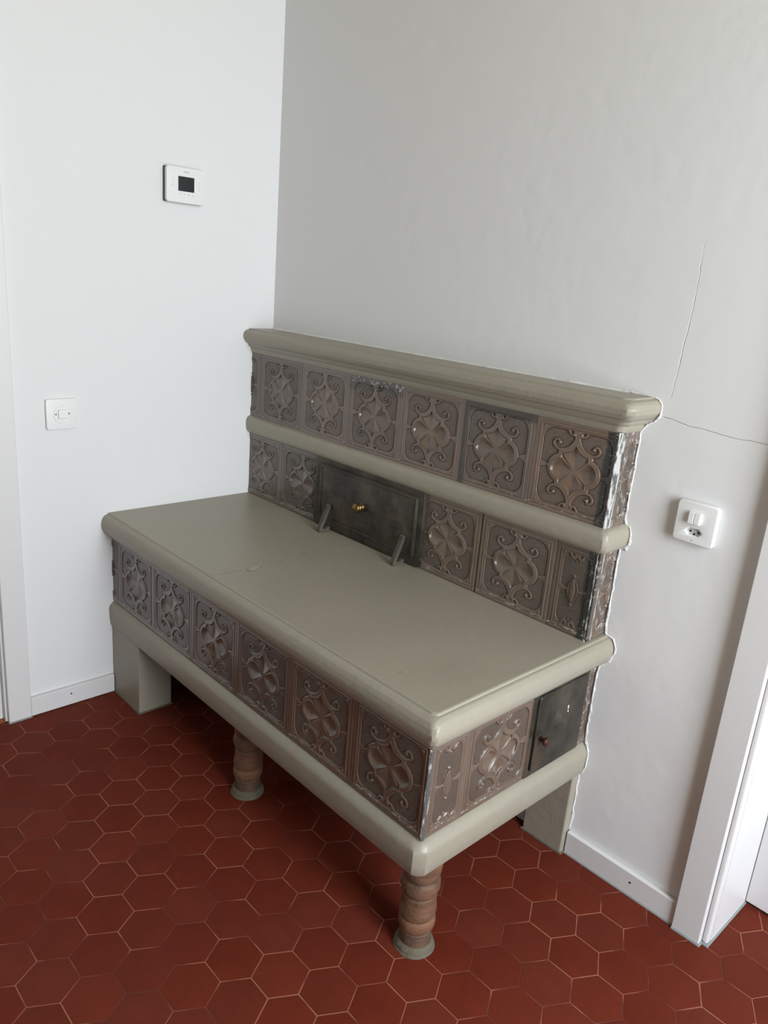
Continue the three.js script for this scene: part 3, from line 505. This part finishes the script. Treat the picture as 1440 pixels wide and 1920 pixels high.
// ------------------------------------------------------------------ white plaster edge where the stove meets the back wall
{
  const prof = [[1.300, 1.1530], [1.366, 1.1520], [1.380, 1.1485], [1.3885, 1.140], [1.3905, 1.1275], [1.3880, 1.112], [1.379, 1.0995], [1.366, 1.0925], [1.358, 1.080], [1.354, 1.073], [1.3535, 1.02], [1.354, 0.96], [1.3535, 0.90], [1.355, 0.872], [1.368, 0.864], [1.3725, 0.850], [1.3725, 0.828], [1.366, 0.817], [1.354, 0.810], [1.353, 0.75], [1.354, 0.69], [1.352, 0.63], [1.357, 0.604], [1.377, 0.597], [1.3855, 0.583], [1.3862, 0.565], [1.378, 0.545], [1.366, 0.531], [1.357, 0.520], [1.353, 0.50], [1.3525, 0.42], [1.353, 0.34], [1.356, 0.313], [1.364, 0.300], [1.3675, 0.285], [1.3665, 0.25], [1.360, 0.230], [1.354, 0.226], [1.3545, 0.15], [1.3545, 0.065]];
  const fine = new THREE.CatmullRomCurve3(prof.map(([x, y]) => new THREE.Vector3(x, y, 0)), false, 'catmullrom', 0.3).getPoints(700), rows = [];
  fine.forEach((p, i) => {
    const q = fine[Math.min(i + 1, fine.length - 1)], o = fine[Math.max(i - 1, 0)], dx = q.x - o.x, dy = q.y - o.y, l = Math.hypot(dx, dy) || 1, nx = -dy / l, ny = dx / l;
    const w = 0.0003 + 0.0125 * fbm(p.x * 70, p.y * 70, 3, 5) ** 2.6, t = 0.0008 + 0.0045 * fbm(p.x * 90 + 9, p.y * 90, 4, 4);
    rows.push([[p.x - nx * 0.003, p.y - ny * 0.003, 0.0006], [p.x - nx * 0.0015, p.y - ny * 0.0015, t * 0.9], [p.x + nx * w * 0.3, p.y + ny * w * 0.3, t * 0.8], [p.x + nx * w * 0.75, p.y + ny * w * 0.75, t * 0.35], [p.x + nx * w, p.y + ny * w, 0.0006]]);
  });
  const g = grid(rows); g.deleteAttribute('normal'); const m = mergeVertices(g, 1e-6); m.computeVertexNormals();
  const top = []; for (let k = 0; k <= 200; k++) { const x = 0.002 + 1.31 * k / 200, h = 0.0015 + 0.004 * fbm(x * 30, 2, 6, 3); top.push([[x, 1.1505, 0.006 + 0.003 * fbm(x * 40, 5, 2, 2)], [x, 1.1515 + h * 0.6, 0.003], [x, 1.1515 + h, 0.0006]]); }
  const g2 = grid(top); g2.deleteAttribute('normal'); const m2 = mergeVertices(g2, 1e-6); m2.computeVertexNormals();
  const fixed = boxUV(mergeGeometries([m, m2].map((q) => strip(q))));
  const mat = M.plaster.clone(); mat.side = THREE.DoubleSide;
  const e = mesh('plaster_edge', fixed, mat, stove); e.userData.label = 'ragged white plaster bead along the wall';
}

// ------------------------------------------------------------------ baseboards, door trims, doors
function baseboard(name, x0, x1, z0, z1, screws, along) {
  const g = structGroup(name);
  mesh('board', box(x0, x1, 0.0015, 0.0618, z0, z1, 0.003), M.trim, g);
  for (const [p, y] of screws) { const s = new THREE.CylinderGeometry(0.0026, 0.0026, 0.0014, 14); s.rotateX(Math.PI / 2); const m = mesh('screw', s, M.dark, g); if (along === 'x') m.position.set(p, y, z1); else { m.position.set(x1, y, p); m.rotation.y = Math.PI / 2; } }
  return g;
}
baseboard('baseboard_back', 1.3555, 1.6480, 0.0005, 0.014, [[1.5356, 0.0367]], 'x');
baseboard('baseboard_left', 0.0005, 0.014, 0.5725, 0.8305, [[0.7114, 0.0395]], 'z');
struct('trim_1', merge(box(1.6485, 1.7125, 0.003, DOOR.h + 0.06, 0.0005, 0.021, 0.0025), box(1.7125, DOOR.x1, DOOR.h, DOOR.h + 0.06, 0.0005, 0.021, 0.0025), box(DOOR.x1, DOOR.x1 + 0.064, 0.003, DOOR.h + 0.06, 0.0005, 0.021, 0.0025)), M.trim);
struct('trim_2', merge(box(0.0005, 0.016, 0.003, LD.h + 0.06, 0.8310, 0.8950, 0.0025), box(0.0005, 0.016, LD.h, LD.h + 0.06, 0.895, LD.z1, 0.0025), box(0.0005, 0.016, 0.003, LD.h + 0.06, LD.z1, LD.z1 + 0.064, 0.0025)), M.trim);
{ // right door: rounded stop, lining and leaf at the far side of the wall
  const d = structGroup('door_1');
  mesh('frame', merge(box(1.7127, 1.7262, 0.003, DOOR.h, -0.014, 0.0075, 0.006), box(1.7225, 1.7262, 0.003, DOOR.h, -0.2, -0.012), box(DOOR.x1 - 0.004, DOOR.x1, 0.003, DOOR.h, -0.2, 0), box(1.7262, DOOR.x1 - 0.004, DOOR.h - 0.006, DOOR.h, -0.2, 0)), M.trim, d);
  mesh('leaf', box(1.7275, DOOR.x1 - 0.006, 0.009, DOOR.h - 0.008, -0.232, -0.19, 0.002), M.trim, d);
  mesh('threshold', box(1.7265, DOOR.x1 - 0.005, -0.004, 0.002, -0.24, -0.20), M.dark, d);
  mesh('handle', merge(box(2.44, 2.46, 1.03, 1.05, -0.19, -0.14, 0.004), box(2.34, 2.46, 1.03, 1.05, -0.15, -0.135, 0.004)), M.steel, d);
  const e = structGroup('door_2');
  mesh('frame', merge(box(-0.2, -0.0005, 0.003, LD.h, 0.8966, 0.9000), box(-0.036, -0.020, 0.003, LD.h, 0.9, 0.911, 0.003), box(-0.2, -0.0005, 0.003, LD.h, LD.z1 - 0.0035, LD.z1), box(-0.2, -0.0005, LD.h - 0.004, LD.h, 0.9, LD.z1 - 0.0035)), M.trim, e);
  mesh('leaf', box(-0.085, -0.045, 0.008, LD.h - 0.006, 0.9015, LD.z1 - 0.005, 0.002), M.trim, e);
  mesh('threshold', box(-0.28, -0.002, -0.0005, 0.004, 0.9005, LD.z1 - 0.004), new THREE.MeshStandardMaterial({ color: 0x8a4a22, roughness: 0.5 }), e);
  struct('trim_3', merge(box(1.3555, 1.6485, -0.001, 0.003, 0.012, 0.0165, 0.0015), box(1.6485, 1.7165, -0.001, 0.0045, 0.0005, 0.0250, 0.002), box(1.7125, 1.7300, -0.001, 0.0045, -0.195, 0.0115, 0.002), box(0.0005, 0.0175, -0.001, 0.0035, 0.829, 0.8965, 0.0015)), M.sealant);
}

// ------------------------------------------------------------------ thermostat and switches
{
  const t = thing('wall_thermostat', 'square white room thermostat with a dark display high on the left wall', 'thermostat', [0, 1.545, 0.3345], Math.PI / 2);
  // local: x to the right in the picture, y up, z off the wall
  const slab = (w, h, z0, z1, r, bev) => { const s = new THREE.Shape(), a = w / 2 - bev, b = h / 2 - bev; s.moveTo(-a + r, -b); s.lineTo(a - r, -b); s.quadraticCurveTo(a, -b, a, -b + r); s.lineTo(a, b - r); s.quadraticCurveTo(a, b, a - r, b); s.lineTo(-a + r, b); s.quadraticCurveTo(-a, b, -a, b - r); s.lineTo(-a, -b + r); s.quadraticCurveTo(-a, -b, -a + r, -b); const g = new THREE.ExtrudeGeometry(s, { depth: z1 - z0 - 2 * bev, bevelEnabled: bev > 0, bevelThickness: bev, bevelSize: bev, bevelSegments: 3, curveSegments: 8 }); g.translate(0, 0, z0 + bev); return creased(strip(g), 0.5); };
  mesh('back_plate', slab(0.1205, 0.0930, 0.0005, 0.0125, 0.004, 0.0006), M.plasticGrey, t);
  mesh('housing', slab(0.1215, 0.0945, 0.0125, 0.024, 0.0075, 0.0022), M.plastic, t);
  const sc = mesh('display', slab(0.0505, 0.0388, 0.0225, 0.0244, 0.0008, 0.0002), M.screen, t); sc.position.set(0.0003, 0.0035, 0);
  const mark = (x, y, w, h) => box(x - w / 2, x + w / 2, y - h / 2, y + h / 2, 0.0236, 0.02425);
  for (const g of [mark(-0.0415, 0.016, 0.0035, 0.0011), mark(-0.0415, 0.0065, 0.0055, 0.0011), mark(-0.0415, -0.003, 0.0065, 0.0011), mark(0.0425, 0.0105, 0.0055, 0.0011), mark(0.0425, 0.001, 0.0055, 0.0011), mark(0.0425, -0.0085, 0.0022, 0.0022), mark(-0.018, -0.0225, 0.0012, 0.0045), mark(-0.0055, -0.0235, 0.0036, 0.0024), mark(0.008, -0.024, 0.0042, 0.0024), mark(0.0205, -0.0245, 0.0036, 0.0024), mark(0.0235, 0.0295, 0.0018, 0.0024)]) mesh('button_mark', g, M.print, t);
  mesh('maker_mark', merge(...[-0.0065, -0.0038, -0.001, 0.0016, 0.0043, 0.007].map((x, k) => mark(x + 0.0005, 0.0355, 0.0021, k % 2 ? 0.0026 : 0.0034))), M.print, t);

  const sw = thing('light_switch', 'white square light switch with one rocker and two screws, alone on the left wall', 'switch', [0, 0.9087, 0.7033], Math.PI / 2);
  mesh('cover_plate', slab(0.086, 0.0855, 0.0005, 0.0095, 0.006, 0.002), M.plastic, sw);
  const insert = new THREE.CylinderGeometry(0.0245, 0.0252, 0.002, 48); insert.rotateX(Math.PI / 2); mesh('insert_ring', insert, M.plastic, sw).position.set(0, -0.001, 0.0099);
  const rk = new RoundedBoxGeometry(0.0245, 0.0245, 0.007, 3, 0.002); const rkm = mesh('rocker', rk, M.plastic, sw); rkm.position.set(0.0005, 0.001, 0.0125); rkm.rotation.y = -0.06;
  for (const [x, y] of [[-0.0175, 0.0005], [0.0185, 0.0015]]) { const s = new THREE.CylinderGeometry(0.0025, 0.0025, 0.0014, 16); s.rotateX(Math.PI / 2); mesh('screw', s, M.steel, sw).position.set(x, y, 0.0112); }

  const so = thing('switch_socket', 'white plate with double rocker switch and three-pin socket right of the stove', 'socket', [1.5128, 0.9172, 0]);
  mesh('cover_plate', (() => { // plate with a hexagonal socket well
    const a = 0.043 - 0.003, r = 0.006, s = new THREE.Shape(); s.moveTo(-a + r, -a); s.lineTo(a - r, -a); s.quadraticCurveTo(a, -a, a, -a + r); s.lineTo(a, a - r); s.quadraticCurveTo(a, a, a - r, a); s.lineTo(-a + r, a); s.quadraticCurveTo(-a, a, -a, a - r); s.lineTo(-a, -a + r); s.quadraticCurveTo(-a, -a, -a + r, -a);
    const hx = [[-0.0215, -0.0185], [-0.012, -0.0085], [0.011, -0.0085], [0.0205, -0.0185], [0.011, -0.0285], [-0.012, -0.0285]].reverse(); s.holes.push(new THREE.Path(hx.map(([x, y]) => new THREE.Vector2(x, y))));
    const g = new THREE.ExtrudeGeometry(s, { depth: 0.0085, bevelEnabled: true, bevelThickness: 0.003, bevelSize: 0.003, bevelSegments: 4, curveSegments: 8 }); g.translate(0, 0, 0.0035); return creased(strip(g), 0.45);
  })(), M.plastic, so);
  const well = mesh('socket_well', box(-0.026, 0.025, -0.033, -0.004, 0.0008, 0.0085), new THREE.MeshStandardMaterial({ color: 0xc9c9c5, roughness: 0.45 }), so);
  for (const [x, y] of [[-0.0085, -0.0185], [0.0085, -0.0185], [0, -0.0235]]) { const s = new THREE.CylinderGeometry(0.0024, 0.0024, 0.001, 16); s.rotateX(Math.PI / 2); mesh('pin_hole', s, M.dark, so).position.set(x, y, 0.0084); }
  for (const x of [-0.0062, 0.0064]) { const m = mesh('rocker', new RoundedBoxGeometry(0.0121, 0.0245, 0.009, 3, 0.0015), M.plastic, so); m.position.set(x - 0.0012, 0.0115, 0.0185); m.rotation.x = -0.05; }
  mesh('screw_hole', box(-0.0012, 0.0012, -0.0372, -0.0358, 0.0143, 0.01515), M.dark, so);
}
renderer.render(scene, camera);
